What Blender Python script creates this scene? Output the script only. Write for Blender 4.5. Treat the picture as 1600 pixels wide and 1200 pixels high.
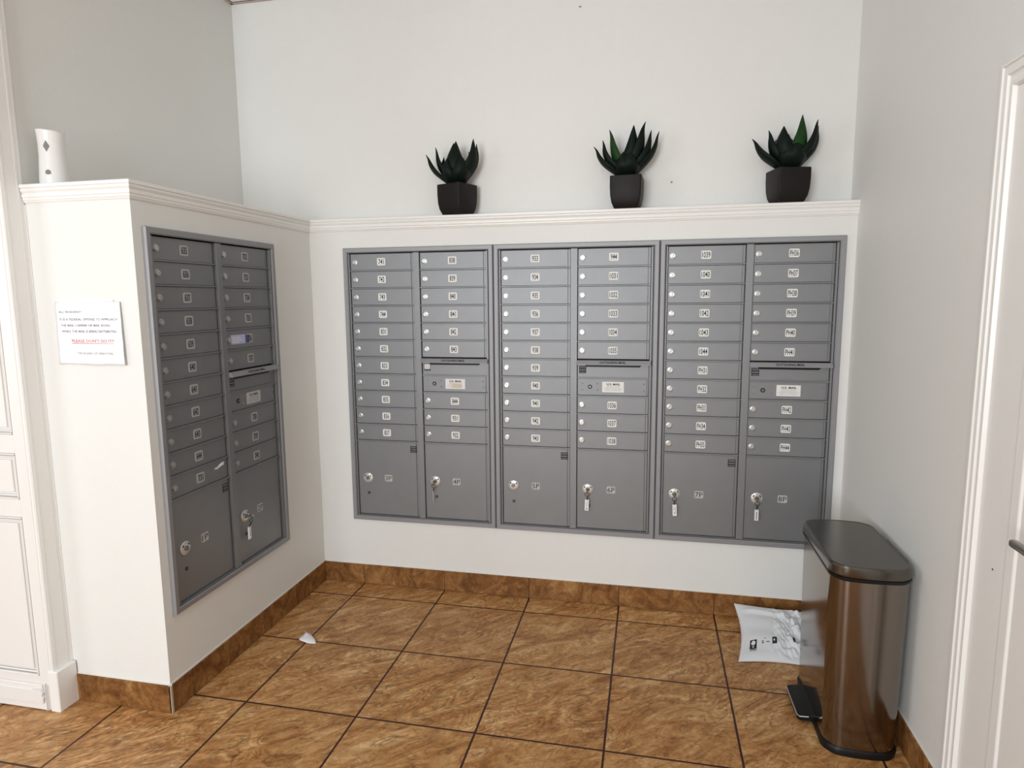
import bpy, bmesh, math, random
from mathutils import Vector, Matrix
random.seed(7)
PI = math.pi
for o in list(bpy.data.objects): bpy.data.objects.remove(o)
S = bpy.context.scene
C = S.collection

# ------------------------------------------------------------------ dimensions
W = 2.637            # right wall x
D = 1.1964           # front of the left boxed-out wall (y = -D)
RY = 0.12            # upper back wall y
RX = -0.455          # upper left wall x
ZL = 1.9686          # top of the ledge
ZC = 3.115           # ceiling
YB = -6.2            # rear wall of the lobby
XF = -3.2            # far left wall of the lobby
T, OX, OY = 0.4626, 0.2389, -0.1585     # floor tile pitch and origin
MX, MZ, MW, MH = 0.1891, 0.367, 0.8025, 1.454
LY, LZ = -1.1568, 0.366

# ------------------------------------------------------------------ camera
cd = bpy.data.cameras.new('camera'); cam = bpy.data.objects.new('camera', cd); C.objects.link(cam)
yaw, pitch, roll = map(math.radians, (-12.1129, -7.539, -0.4698))
f = Vector((math.sin(yaw)*math.cos(pitch), math.cos(yaw)*math.cos(pitch), math.sin(pitch)))
r = Vector((math.cos(yaw), -math.sin(yaw), 0)); u = r.cross(f)
r2 = r*math.cos(roll)+u*math.sin(roll); u2 = -r*math.sin(roll)+u*math.cos(roll)
m = Matrix((r2, u2, -f)).transposed().to_4x4()
m.translation = Vector((1.7539, -3.1421, 1.5536))
cam.matrix_world = m
cd.sensor_fit = 'HORIZONTAL'; cd.sensor_width = 36; cd.lens = 36*1004.21/1600; cd.clip_start = .02
S.camera = cam

# ------------------------------------------------------------------ world, exposure, lights
wd = bpy.data.worlds.new('world'); S.world = wd; wd.use_nodes = True
wd.node_tree.nodes['Background'].inputs[0].default_value = (.8, .9, 1, 1)
wd.node_tree.nodes['Background'].inputs[1].default_value = 1.0
S.view_settings.view_transform = 'Standard'; S.view_settings.look = 'None'
S.view_settings.gamma = 1; S.view_settings.use_curve_mapping = False
S.view_settings.exposure = -0.11

def area(name, loc, direction, sx, sy, power, col):
    l = bpy.data.lights.new(name, 'AREA'); l.shape = 'RECTANGLE'; l.size = sx; l.size_y = sy
    l.energy = power; l.color = col
    o = bpy.data.objects.new(name, l); C.objects.link(o)
    o.location = loc; o.rotation_euler = Vector(direction).to_track_quat('-Z', 'Z').to_euler()
    return o
# daylight through the glazed front of the lobby (behind the camera) and the glazed side entrance on the left
area('rear_window_daylight', (0.25, YB+.05, 1.75), (0, 1, 0), 1.9, 2.2, 168, (.925, .965, 1))
area('side_window_daylight', (XF+.05, -4.3, 1.8), (1, .0, 0), 1.0, 2.2, 52, (.91, .96, 1))
# soft overhead fill added under the lobby ceiling; no known luminaire there
area('overhead_fill_light', (1.3, -2.5, ZC-.06), (0, 0, -1), 1.2, 1.2, 9, (.96, .98, 1))

# ------------------------------------------------------------------ materials
def new_mat(name):
    m = bpy.data.materials.new(name); m.use_nodes = True
    return m, m.node_tree.nodes, m.node_tree.links, m.node_tree.nodes['Principled BSDF']
def mat(name, col, rough=.5, metal=0, bump=0, bscale=200, var=0, vscale=6, spec=None, aniso=0):
    m, N, L, b = new_mat(name)
    b.inputs['Base Color'].default_value = (*col, 1)
    b.inputs['Roughness'].default_value = rough; b.inputs['Metallic'].default_value = metal
    if spec is not None: b.inputs['Specular IOR Level'].default_value = spec
    if aniso: b.inputs['Anisotropic'].default_value = aniso
    tc = N.new('ShaderNodeTexCoord')
    if var:
        n = N.new('ShaderNodeTexNoise'); n.inputs['Scale'].default_value = vscale; n.inputs['Detail'].default_value = 5
        L.new(tc.outputs['Object'], n.inputs['Vector'])
        mx = N.new('ShaderNodeMix'); mx.data_type = 'RGBA'
        mx.inputs['A'].default_value = (*[c*(1-var) for c in col], 1)
        mx.inputs['B'].default_value = (*[min(1, c*(1+var)) for c in col], 1)
        L.new(n.outputs['Fac'], mx.inputs['Factor']); L.new(mx.outputs['Result'], b.inputs['Base Color'])
    if bump:
        n = N.new('ShaderNodeTexNoise'); n.inputs['Scale'].default_value = bscale; n.inputs['Detail'].default_value = 3
        L.new(tc.outputs['Object'], n.inputs['Vector'])
        bp = N.new('ShaderNodeBump'); bp.inputs['Strength'].default_value = bump; bp.inputs['Distance'].default_value = .002
        L.new(n.outputs['Fac'], bp.inputs['Height']); L.new(bp.outputs['Normal'], b.inputs['Normal'])
    return m
def mathn(N, L, op, a, b=None):
    n = N.new('ShaderNodeMath'); n.operation = op
    for i, v in enumerate((a, b)):
        if v is None: continue
        if isinstance(v, (int, float)): n.inputs[i].default_value = v
        else: L.new(v, n.inputs[i])
    return n.outputs[0]
def stone(name, floor):
    """brown travertine look porcelain; on the floor also the tile grid with grout"""
    m, N, L, b = new_mat(name)
    g = N.new('ShaderNodeNewGeometry'); sp = N.new('ShaderNodeSeparateXYZ'); L.new(g.outputs['Position'], sp.inputs[0])
    tx = mathn(N, L, 'DIVIDE', mathn(N, L, 'SUBTRACT', sp.outputs[0], OX), T)
    ty = mathn(N, L, 'DIVIDE', mathn(N, L, 'SUBTRACT', sp.outputs[1], OY), T)
    ix, iy = mathn(N, L, 'FLOOR', tx), mathn(N, L, 'FLOOR', ty)
    fx, fy = mathn(N, L, 'FRACT', tx), mathn(N, L, 'FRACT', ty)
    cb = N.new('ShaderNodeCombineXYZ')
    if floor:
        L.new(ix, cb.inputs[0]); L.new(iy, cb.inputs[1])
    else:
        L.new(ix, cb.inputs[0]); L.new(iy, cb.inputs[1]); cb.inputs[2].default_value = 9
    wn = N.new('ShaderNodeTexWhiteNoise'); wn.noise_dimensions = '3D'; L.new(cb.outputs[0], wn.inputs['Vector'])
    off = N.new('ShaderNodeVectorMath'); off.operation = 'SCALE'; off.inputs['Scale'].default_value = 13.0
    L.new(wn.outputs['Color'], off.inputs[0])
    add = N.new('ShaderNodeVectorMath'); L.new(g.outputs['Position'], add.inputs[0]); L.new(off.outputs[0], add.inputs[1])
    # stretched, warped veins
    mp = N.new('ShaderNodeMapping'); mp.inputs['Rotation'].default_value = (0, 0, math.radians(-38)); 
    L.new(add.outputs[0], mp.inputs['Vector'])
    sc = N.new('ShaderNodeMapping'); sc.inputs['Scale'].default_value = (1.0, 2.6, 1.6); L.new(mp.outputs[0], sc.inputs['Vector'])
    n1 = N.new('ShaderNodeTexNoise'); n1.inputs['Scale'].default_value = 4.6; n1.inputs['Detail'].default_value = 10
    n1.inputs['Roughness'].default_value = .68; n1.inputs['Distortion'].default_value = 1.6
    L.new(sc.outputs[0], n1.inputs['Vector'])
    r1 = N.new('ShaderNodeValToRGB'); L.new(n1.outputs['Fac'], r1.inputs[0])
    e = r1.color_ramp.elements
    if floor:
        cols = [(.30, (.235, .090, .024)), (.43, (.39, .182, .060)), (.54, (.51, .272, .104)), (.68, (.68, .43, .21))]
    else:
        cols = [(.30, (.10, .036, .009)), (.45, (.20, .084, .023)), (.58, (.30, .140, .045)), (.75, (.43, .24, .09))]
    e[0].position, e[0].color = cols[0][0], (*cols[0][1], 1)
    e[1].position, e[1].color = cols[-1][0], (*cols[-1][1], 1)
    for p, c in cols[1:-1]:
        q = e.new(p); q.color = (*c, 1)
    # thin darker veins
    n2 = N.new('ShaderNodeTexNoise'); n2.inputs['Scale'].default_value = 3.2; n2.inputs['Detail'].default_value = 3.5
    n2.inputs['Distortion'].default_value = 2.2; L.new(sc.outputs[0], n2.inputs['Vector'])
    v = mathn(N, L, 'ABSOLUTE', mathn(N, L, 'SUBTRACT', n2.outputs['Fac'], .5))
    vr = N.new('ShaderNodeMapRange'); vr.inputs['From Min'].default_value = 0; vr.inputs['From Max'].default_value = .02
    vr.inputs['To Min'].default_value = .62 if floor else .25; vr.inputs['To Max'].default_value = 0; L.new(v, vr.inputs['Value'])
    mx = N.new('ShaderNodeMix'); mx.data_type = 'RGBA'; L.new(vr.outputs[0], mx.inputs['Factor'])
    L.new(r1.outputs[0], mx.inputs['A']); mx.inputs['B'].default_value = (.13, .052, .018, 1)
    mx0 = mx
    # swirling strata lines, strong only in patches
    n4 = N.new('ShaderNodeTexNoise'); n4.inputs['Scale'].default_value = 2.3; n4.inputs['Detail'].default_value = 2.2
    n4.inputs['Distortion'].default_value = 1.5; L.new(sc.outputs[0], n4.inputs['Vector'])
    wv = mathn(N, L, 'SINE', mathn(N, L, 'MULTIPLY', n4.outputs['Fac'], 95.0))
    n5 = N.new('ShaderNodeTexNoise'); n5.inputs['Scale'].default_value = 3.0; L.new(add.outputs[0], n5.inputs['Vector'])
    mk = N.new('ShaderNodeMapRange'); mk.inputs['From Min'].default_value = .46; mk.inputs['From Max'].default_value = .62
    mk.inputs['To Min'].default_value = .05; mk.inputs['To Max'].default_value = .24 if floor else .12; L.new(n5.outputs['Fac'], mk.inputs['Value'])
    fac4 = mathn(N, L, 'ADD', 1.0, mathn(N, L, 'MULTIPLY', wv, mk.outputs[0]))
    vs4 = N.new('ShaderNodeVectorMath'); vs4.operation = 'SCALE'; L.new(mx0.outputs['Result'], vs4.inputs[0]); L.new(fac4, vs4.inputs['Scale'])
    # fine speckle
    n3 = N.new('ShaderNodeTexNoise'); n3.inputs['Scale'].default_value = 70; n3.inputs['Detail'].default_value = 4
    L.new(add.outputs[0], n3.inputs['Vector'])
    mr = N.new('ShaderNodeMapRange'); mr.inputs['From Min'].default_value = .3; mr.inputs['From Max'].default_value = .7
    mr.inputs['To Min'].default_value = .82; mr.inputs['To Max'].default_value = 1.15; L.new(n3.outputs['Fac'], mr.inputs['Value'])
    vs = N.new('ShaderNodeVectorMath'); vs.operation = 'SCALE'; L.new(vs4.outputs[0], vs.inputs[0]); L.new(mr.outputs[0], vs.inputs['Scale'])
    col = vs.outputs[0]
    b.inputs['Roughness'].default_value = .42 if floor else .5; b.inputs['Specular IOR Level'].default_value = .3
    if floor:
        def edge(fr):
            return mathn(N, L, 'MINIMUM', fr, mathn(N, L, 'SUBTRACT', 1.0, fr))
        dd = mathn(N, L, 'MINIMUM', edge(fx), edge(fy))
        gr = N.new('ShaderNodeMapRange'); gr.inputs['From Min'].default_value = .0068; gr.inputs['From Max'].default_value = .0098
        gr.inputs['To Min'].default_value = 1; gr.inputs['To Max'].default_value = 0; L.new(dd, gr.inputs['Value'])
        m2 = N.new('ShaderNodeMix'); m2.data_type = 'RGBA'; L.new(gr.outputs[0], m2.inputs['Factor'])
        L.new(col, m2.inputs['A']); m2.inputs['B'].default_value = (.042, .012, .009, 1); col = m2.outputs['Result']
        bp = N.new('ShaderNodeBump'); bp.inputs['Distance'].default_value = .003; bp.invert = True; bp.inputs['Strength'].default_value = .6
        g2 = N.new('ShaderNodeMapRange'); g2.inputs['From Min'].default_value = .005; g2.inputs['From Max'].default_value = .012
        g2.inputs['To Min'].default_value = 1; g2.inputs['To Max'].default_value = 0; L.new(dd, g2.inputs['Value'])
        L.new(g2.outputs[0], bp.inputs['Height']); L.new(bp.outputs['Normal'], b.inputs['Normal'])
    L.new(col, b.inputs['Base Color'])
    return m
M = {}
M['wall'] = mat('wall_paint', (.79, .79, .765), .55, bump=.35, bscale=180, var=.015, vscale=3)
M['wall2'] = mat('tan_lobby_paint', (.36, .34, .30), .6, bump=.3, bscale=180)
M['trim'] = mat('gloss_white_paint', (.86, .85, .825), .32, bump=.1, bscale=60)
M['door'] = mat('door_white_paint', (.83, .81, .785), .4, bump=.12, bscale=90)
M['caulk'] = mat('caulk', (.8, .77, .71), .6)
M['floor'] = stone('travertine_floor_tiles', True)
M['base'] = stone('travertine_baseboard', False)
M['grout'] = mat('baseboard_grout', (.12, .055, .03), .8)
M['tile_edge'] = mat('cut_tile_edge', (.5, .42, .3), .7)
M['ceil'] = mat('ceiling_tile', (.62, .61, .58), .8, bump=.5, bscale=90)
M['dark'] = mat('painted_gap_shade', (.012, .012, .012), .8)
M['grey'] = mat('grey_powder_coat', (.235, .24, .248), .40, metal=.5, bump=.25, bscale=700, var=.06, vscale=9)
M['greyf'] = mat('grey_trim_paint', (.30, .30, .315), .48, metal=.4, bump=.2, bscale=700)
M['silver'] = mat('silver_lock', (.50, .50, .49), .34, metal=1)
M['silver2'] = mat('lock_disc', (.72, .71, .68), .35, metal=.6)
M['dsilver'] = mat('dark_lock_core', (.25, .24, .23), .4, metal=.8)
M['black'] = mat('black_plastic', (.007, .007, .007), .4, spec=.3)
M['ink'] = mat('black_ink_and_gap_shade', (.015, .015, .02), .7)
M['plate'] = mat('white_number_plate', (.80, .80, .78), .5)
M['plateg'] = mat('silver_grey_number_plate', (.50, .50, .49), .5)
M['platec'] = mat('brushed_plate_centre', (.30, .30, .30), .5)
M['paper'] = mat('white_paper', (.86, .86, .88), .6)
M['plastic'] = mat('clear_sleeve_plastic', (.85, .85, .86), .15, bump=.8, bscale=35)
M['red'] = mat('red_ink', (.55, .06, .07), .7)
M['redl'] = mat('pale_red_ink', (.62, .35, .34), .7)
M['greyink'] = mat('grey_ink', (.25, .25, .26), .7)
M['bluel'] = mat('pale_blue_label', (.45, .50, .72), .6)
M['tan'] = mat('worn_sticker', (.66, .63, .48), .6)
M['leaf'] = mat('dark_green_leaf', (.0024, .0075, .0045), .55, spec=.18, var=.5, vscale=14)
M['leaf2'] = mat('bright_green_leaf', (.010, .045, .009), .5, spec=.2, var=.5, vscale=14)
M['pot'] = mat('black_brown_pot', (.011, .0085, .008), .5, spec=.22, bump=.3, bscale=60, var=.3, vscale=20)
M['soil'] = mat('soil', (.02, .014, .01), .9)
M['vase'] = mat('white_porcelain', (.82, .81, .79), .25)
M['hole'] = mat('grey_cutout', (.22, .22, .22), .8)
M['steel'] = mat('brushed_brown_steel', (.25, .218, .19), .15, metal=1)
M['lid'] = mat('brushed_lid_steel', (.15, .14, .126), .22, metal=1)
M['mailer'] = mat('white_poly_mailer', (.74, .76, .79), .35, bump=.5, bscale=40)
M['handle'] = mat('satin_nickel', (.33, .31, .28), .3, metal=1)
M['glass'] = mat('window_glass', (.8, .85, .9), .05)

# ------------------------------------------------------------------ helpers
def bm_new(): return bmesh.new()
def box(bm, x0, x1, y0, y1, z0, z1, mi=0, bevel=0, seg=1):
    mtx = Matrix.Translation(((x0+x1)/2, (y0+y1)/2, (z0+z1)/2)) @ Matrix.Diagonal((abs(x1-x0), abs(y1-y0), abs(z1-z0), 1))
    ret = bmesh.ops.create_cube(bm, size=1, matrix=mtx)
    vs = ret['verts']; fs = list({f for v in vs for f in v.link_faces}); es = list({e for v in vs for e in v.link_edges})
    for f_ in fs: f_.material_index = mi
    if bevel:
        rr = bmesh.ops.bevel(bm, geom=es, offset=bevel, segments=seg, affect='EDGES', profile=.5)
        for f_ in rr['faces']: f_.material_index = mi
    return fs
def cyl(bm, p0, p1, r0, r1=None, n=20, mi=0, caps=True):
    p0, p1 = Vector(p0), Vector(p1); r1 = r0 if r1 is None else r1
    d = p1-p0; q = d.to_track_quat('Z', 'Y').to_matrix().to_4x4()
    ret = bmesh.ops.create_cone(bm, cap_ends=caps, segments=n, radius1=max(r0, 1e-5), radius2=max(r1, 1e-5), depth=d.length,
                                matrix=Matrix.Translation((p0+p1)/2) @ q)
    for f_ in {f for v in ret['verts'] for f in v.link_faces}: f_.material_index = mi
def prism(bm, pts, y0, y1, mi=0):
    """outline pts in (x, z), extruded along y"""
    a = [bm.verts.new((x, y0, z)) for x, z in pts]; b_ = [bm.verts.new((x, y1, z)) for x, z in pts]
    fs = [bm.faces.new(a), bm.faces.new(b_[::-1])]; n = len(pts)
    for i in range(n): fs.append(bm.faces.new((a[i], b_[i], b_[(i+1) % n], a[(i+1) % n])))
    for f_ in fs: f_.material_index = mi
    bmesh.ops.recalc_face_normals(bm, faces=fs)
def tube(bm, pts, rad, n=8, mi=0, closed=False):
    pts = [Vector(p) for p in pts]; rings = []
    N_ = len(pts)
    for i, p in enumerate(pts):
        t = (pts[(i+1) % N_]-pts[i-1]) if closed else (pts[min(i+1, N_-1)]-pts[max(i-1, 0)])
        q = t.to_track_quat('Z', 'Y')
        rr = rad[i] if isinstance(rad, (list, tuple)) else rad
        rings.append([bm.verts.new(p + q @ Vector((rr*math.cos(2*PI*k/n), rr*math.sin(2*PI*k/n), 0))) for k in range(n)])
    for i in range(N_ if closed else N_-1):
        A, B = rings[i], rings[(i+1) % N_]
        for k in range(n): bm.faces.new((A[k], A[(k+1) % n], B[(k+1) % n], B[k])).material_index = mi
    if not closed:
        bm.faces.new(rings[0][::-1]).material_index = mi; bm.faces.new(rings[-1]).material_index = mi
def lathe(bm, prof, n=40, mi=0, c=(0, 0)):
    rings = [[bm.verts.new((c[0]+r_*math.cos(2*PI*k/n), c[1]+r_*math.sin(2*PI*k/n), z)) for k in range(n)] for r_, z in prof]
    for A, B in zip(rings, rings[1:]):
        for k in range(n): bm.faces.new((A[k], A[(k+1) % n], B[(k+1) % n], B[k])).material_index = mi
    bm.faces.new(rings[0][::-1]).material_index = mi; bm.faces.new(rings[-1]).material_index = mi
def mesh_of(name, bm, mats, smooth=False):
    me = bpy.data.meshes.new(name); 
    bmesh.ops.recalc_face_normals(bm, faces=bm.faces[:])
    bm.to_mesh(me); bm.free()
    for m_ in (mats if isinstance(mats, (list, tuple)) else [mats]): me.materials.append(m_)
    if smooth:
        for p in me.polygons: p.use_smooth = True
        if smooth != True:
            try: me.set_sharp_from_angle(angle=math.radians(smooth))
            except Exception: pass
    return me
def link(name, me, parent=None, loc=None):
    o = bpy.data.objects.new(name, me); C.objects.link(o)
    if parent: o.parent = parent
    if loc is not None: o.location = loc
    return o
def obj(name, bm, mats, parent=None, loc=None, smooth=False): return link(name, mesh_of(name, bm, mats, smooth), parent, loc)
def struct(name, bm, mats, smooth=False, label=None):
    o = obj(name, bm, mats, None, None, smooth); o['kind'] = 'structure'
    if label: o['label'] = label
    return o
def tag(o, label, cat, group=None):
    o['label'] = label; o['category'] = cat
    if group: o['group'] = group
    return o
def empty(name, loc, rz=0, label=None, cat=None, group=None):
    o = bpy.data.objects.new(name, None); C.objects.link(o); o.location = loc; o.rotation_euler = (0, 0, rz)
    o.empty_display_size = .05
    if label: tag(o, label, cat, group)
    return o
_txt = {}
def add_text(bm, s, x, z, y, height, width=None, mi=1, align='CENTER', bold=0.0, slant=0):
    """flat lettering in the xz plane facing -y, centred on (x, z); height = capital height"""
    key = (s, bold)
    if key not in _txt:
        cu = bpy.data.curves.new('t', 'FONT'); cu.body = s; cu.size = 1; cu.offset = bold; cu.resolution_u = 2
        ob = bpy.data.objects.new('t', cu); C.objects.link(ob)
        dg = bpy.context.evaluated_depsgraph_get(); dg.update()
        me = bpy.data.meshes.new_from_object(ob.evaluated_get(dg))
        vs = [v.co.copy() for v in me.vertices]; ps = [tuple(p.vertices) for p in me.polygons]
        bpy.data.objects.remove(ob); bpy.data.curves.remove(cu); bpy.data.meshes.remove(me)
        _txt[key] = (vs, ps)
    vs, ps = _txt[key]
    if not vs: return
    x0, x1 = min(v.x for v in vs), max(v.x for v in vs); y0, y1 = min(v.y for v in vs), max(v.y for v in vs)
    sy = height/(y1-y0); sx = (width/(x1-x0)) if width else sy
    ox = x-(x0+x1)/2*sx if align == 'CENTER' else x-x0*sx
    bv = [bm.verts.new((ox+v.x*sx, y, z+(v.y-(y0+y1)/2)*sy)) for v in vs]
    for p in ps:
        try: bm.faces.new([bv[i] for i in p]).material_index = mi
        except Exception: pass

# ------------------------------------------------------------------ structure
b = bm_new(); box(b, XF-.1, W+.1, YB-.1, RY+.1, -.1, 0); struct('floor', b, M['floor'])
b = bm_new(); box(b, XF-.1, W+.1, YB-.1, RY+.1, ZC+.03, ZC+.13)
struct('ceiling', b, M['ceil'])
# suspended ceiling edge: wall angle and the white tiles above a dark gap
b = bm_new()
box(b, RX, RX+.014, -1.2, RY, ZC, ZC+.003); box(b, RX, W, RY-.014, RY, ZC, ZC+.003)
box(b, RX, RX+.002, -1.2, RY, ZC, ZC+.03); box(b, RX, W, RY-.002, RY, ZC, ZC+.03)
struct('trim_3', b, mat('ceiling_angle', (.56, .45, .41), .5))
b = bm_new()
x = RX+.019
while x < W-.05:
    y = RY-.019
    while y > -1.3:
        xe = min(x+.58, W-.03); box(b, x, xe, y-.58, y, ZC+.004, ZC+.028, 0, .001); y -= .6
    x += .6
struct('ceiling', b, M['trim'])
# upper walls
b = bm_new(); box(b, RX-.1, W+.1, RY, RY+.1, 0, ZC+.13)
box(b, 1.395, 1.405, RY-.002, RY, 2.925, 2.931, 1); box(b, 1.838, 1.846, RY-.003, RY, 2.097, 2.104, 1)
struct('wall_back', b, [M['wall'], M['greyink']])
b = bm_new(); box(b, RX-.1, RX, -1.2, RY+.1, 0, ZC+.13); struct('wall_left', b, M['wall'])
b = bm_new(); box(b, W, W+.1, YB, RY+.1, 0, ZC+.13); struct('wall_right', b, M['wall'])
# lobby behind the camera: rear wall with a wide window opening, far left wall with a side window
def wall_with_hole(name, axis, c0, c1, a0, a1, h0, h1, z0, z1):
    b = bm_new()
    def bb(a, a_, zz, zz_):
        if axis == 'y': box(b, a, a_, c0, c1, zz, zz_)
        else: box(b, c0, c1, a, a_, zz, zz_)
    bb(a0, h0, 0, ZC+.13); bb(h1, a1, 0, ZC+.13); bb(h0, h1, 0, z0); bb(h0, h1, z1, ZC+.13)
    struct(name, b, M['wall2'])
wall_with_hole('wall_rear', 'y', YB-.1, YB, XF-.1, W+.1, -.7, 1.2, .65, 2.85)
wall_with_hole('wall_far_left', 'x', XF-.1, XF, YB, RY, -5.2, -3.4, .55, 2.85)
b = bm_new(); box(b, XF, -.5, -1.05, -.95, 0, ZC+.13); struct('wall_front_left', b, M['wall2'])
for n_, (ax, c, a0, a1, z0, z1) in enumerate((('y', YB-.05, -.7, 1.2, .65, 2.85), ('x', XF-.05, -5.2, -3.4, .55, 2.85))):
    b = bm_new()
    def fr(p, q, zz, zz_):
        if ax == 'y': box(b, p, q, c-.03, c+.03, zz, zz_)
        else: box(b, c-.03, c+.03, p, q, zz, zz_)
    fr(a0, a0+.06, z0, z1); fr(a1-.06, a1, z0, z1); fr(a0, a1, z0, z0+.06); fr(a0, a1, z1-.06, z1); fr((a0+a1)/2-.03, (a0+a1)/2+.03, z0, z1)
    struct('window_%d' % (n_+1), b, M['trim'])

# lower boxed-out walls with recess for the mailbox cabinets
ZB = ZL-.012
b = bm_new()
hx0, hx1, hz0, hz1 = MX+.012, MX+3*MW-.012, MZ+.012, MZ+MH-.012
box(b, 0, hx0, 0, RY, 0, ZB); box(b, hx1, W, 0, RY, 0, ZB); box(b, hx0, hx1, 0, RY, 0, hz0); box(b, hx0, hx1, 0, RY, hz1, ZB)
bmesh.ops.remove_doubles(b, verts=b.verts[:], dist=1e-5)
struct('wall_back_lower', b, M['wall'])
b = bm_new()
hy0, hy1, lz0, lz1 = LY+.012, LY+MW-.012, LZ+.012, LZ+MH-.012
box(b, RX, 0, -D, hy0, 0, ZB); box(b, RX, 0, hy1, RY, 0, ZB); box(b, RX, 0, hy0, hy1, 0, lz0); box(b, RX, 0, hy0, hy1, lz1, ZB)
box(b, RX, -.09, hy0, hy1, lz0, lz1)
bmesh.ops.remove_doubles(b, verts=b.verts[:], dist=1e-5)
struct('wall_left_lower', b, M['wall'])

# ledge moulding: board + stepped profile swept round the edge (profile: outward distance, z below the top)
PROF = [(0, -.062), (.005, -.062), (.007, -.057), (.010, -.053), (.010, -.047), (.013, -.043), (.013, -.034), (.010, -.031),
        (.014, -.027), (.017, -.022), (.017, -.017), (.014, -.0145), (.019, -.012), (.019, -.002), (.017, 0), (0, 0)]
def sweep(b, path, prof, z0, mi=0):
    """path: list of (x, y); profile is pushed out to the right-hand side of the direction of travel"""
    P = [Vector(p) for p in path]; cols = []
    for i, p in enumerate(P):
        d0 = (P[i]-P[i-1]).normalized() if i else None; d1 = (P[i+1]-P[i]).normalized() if i < len(P)-1 else None
        n0 = Vector((d0.y, -d0.x)) if d0 else None; n1 = Vector((d1.y, -d1.x)) if d1 else None
        if n0 and n1:
            nn = (n0+n1).normalized(); nn /= max(.2, nn.dot(n0))
        else: nn = n0 or n1
        cols.append([b.verts.new((p.x+nn.x*o_, p.y+nn.y*o_, z0+z)) for o_, z in prof])
    for A, B in zip(cols, cols[1:]):
        for k in range(len(prof)): 
            b.faces.new((A[k], A[(k+1) % len(prof)], B[(k+1) % len(prof)], B[k])).material_index = mi
    b.faces.new(cols[0][::-1]).material_index = mi; b.faces.new(cols[-1]).material_index = mi
b = bm_new()
sweep(b, [(RX+.02, -D), (0, -D), (0, 0), (W, 0)], PROF, ZL)
box(b, RX, 0, -D, RY, ZB, ZL); box(b, 0, W, 0, RY, ZB, ZL)
struct('trim_1', b, M['trim'], label='white moulded ledge running round the top of the boxed-out walls')

# baseboards: brown tile strips with joints, caulk bead along the top
BH, BT = .1104, .009
def baseboard(name, p0, p1, nrm, joints, end_edge=False):
    p0, p1, nrm = Vector(p0), Vector(p1), Vector(nrm); d = (p1-p0); Ln = d.length; d.normalize()
    js = [0]+[j for j in joints if 0.01 < j < Ln-.01]+[Ln]
    b = bm_new()
    def slab(s0, s1, t0, t1, z0, z1, mi, bev=0):
        a = p0+d*s0+nrm*t0; c = p0+d*s1+nrm*t1
        box(b, min(a.x, c.x), max(a.x, c.x), min(a.y, c.y), max(a.y, c.y), z0, z1, mi, bev)
    slab(0, Ln, 0, BT-.003, .001, BH-.003, 1)
    for a, c in zip(js, js[1:]):
        slab(a+(.0015 if a else 0), c-(.0015 if c < Ln else 0), .0, BT, .002, BH, 0, .0012)
    slab(0, Ln, 0, .0035, BH-.001, BH+.006, 2, .001)
    if end_edge: slab(Ln-.003, Ln+.0005, 0, BT+.0008, .002, BH+.001, 3)
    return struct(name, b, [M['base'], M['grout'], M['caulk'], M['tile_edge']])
baseboard('baseboard_back', (BT, 0), (W-BT, 0), (0, -1), [OX+c*T-BT for c in range(0, 6)])
baseboard('baseboard_left', (0, 0), (0, -D-BT), (1, 0), [-(OY-c*T) for c in range(0, 3)])
baseboard('baseboard_front', (-.417, -D), (BT, -D), (0, -1), [OX-T+.417-2*T], True)
baseboard('baseboard_right', (W, 0), (W, -1.17), (-1, 0), [-(OY-c*T) for c in range(0, 3)])

# left panelled door with its casing strip (y = -1.283 .. -1.2)
YP = -1.283
b = bm_new()
box(b, RX, -.437, -1.2-.0, YP+.012, 0, ZC, 0)
prof = [(-.437, YP+.012), (-.437, YP+.004), (-.441, YP), (-.446, YP), (-.448, YP+.003), (-.451, YP+.003), (-.453, YP-.001), (-.458, YP-.001), (-.458, YP+.02), (-.44, YP+.02)]
vs0 = [b.verts.new((x, y, .0)) for x, y in prof]; vs1 = [b.verts.new((x, y, ZC)) for x, y in prof]
b.faces.new(vs0); b.faces.new(vs1[::-1])
for i in range(len(prof)): b.faces.new((vs0[i], vs0[(i+1) % len(prof)], vs1[(i+1) % len(prof)], vs1[i]))
for dy in (.010, .060): box(b, -.437, -.4358, YP+dy, YP+dy+.009, .165, ZC, 0, .001)      # reeded side face
box(b, -.46, -.4165, YP-.004, -1.2, 0, .165, 0, .003)                                   # plinth block
box(b, RX-.002, RX+.02, -1.2, -D-.0005, .0, 1.9, 0)
struct('trim_2', b, M['trim'], label='white casing strip with plinth beside the panelled door')
b = bm_new()
DX0, DX1 = -1.36, -.4585
box(b, DX0, DX1, YP+.012, YP+.045, .006, ZC, 0)
st = .042
def ring(b, x0, x1, z0, z1, y, t, w, mi=0, bev=.002):
    box(b, x0, x1, y-t, y, z1-w, z1, mi, bev); box(b, x0, x1, y-t, y, z0, z0+w, mi, bev)
    box(b, x0, x0+w, y-t, y, z0+w, z1-w, mi, bev); box(b, x1-w, x1, y-t, y, z0+w, z1-w, mi, bev)
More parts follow.
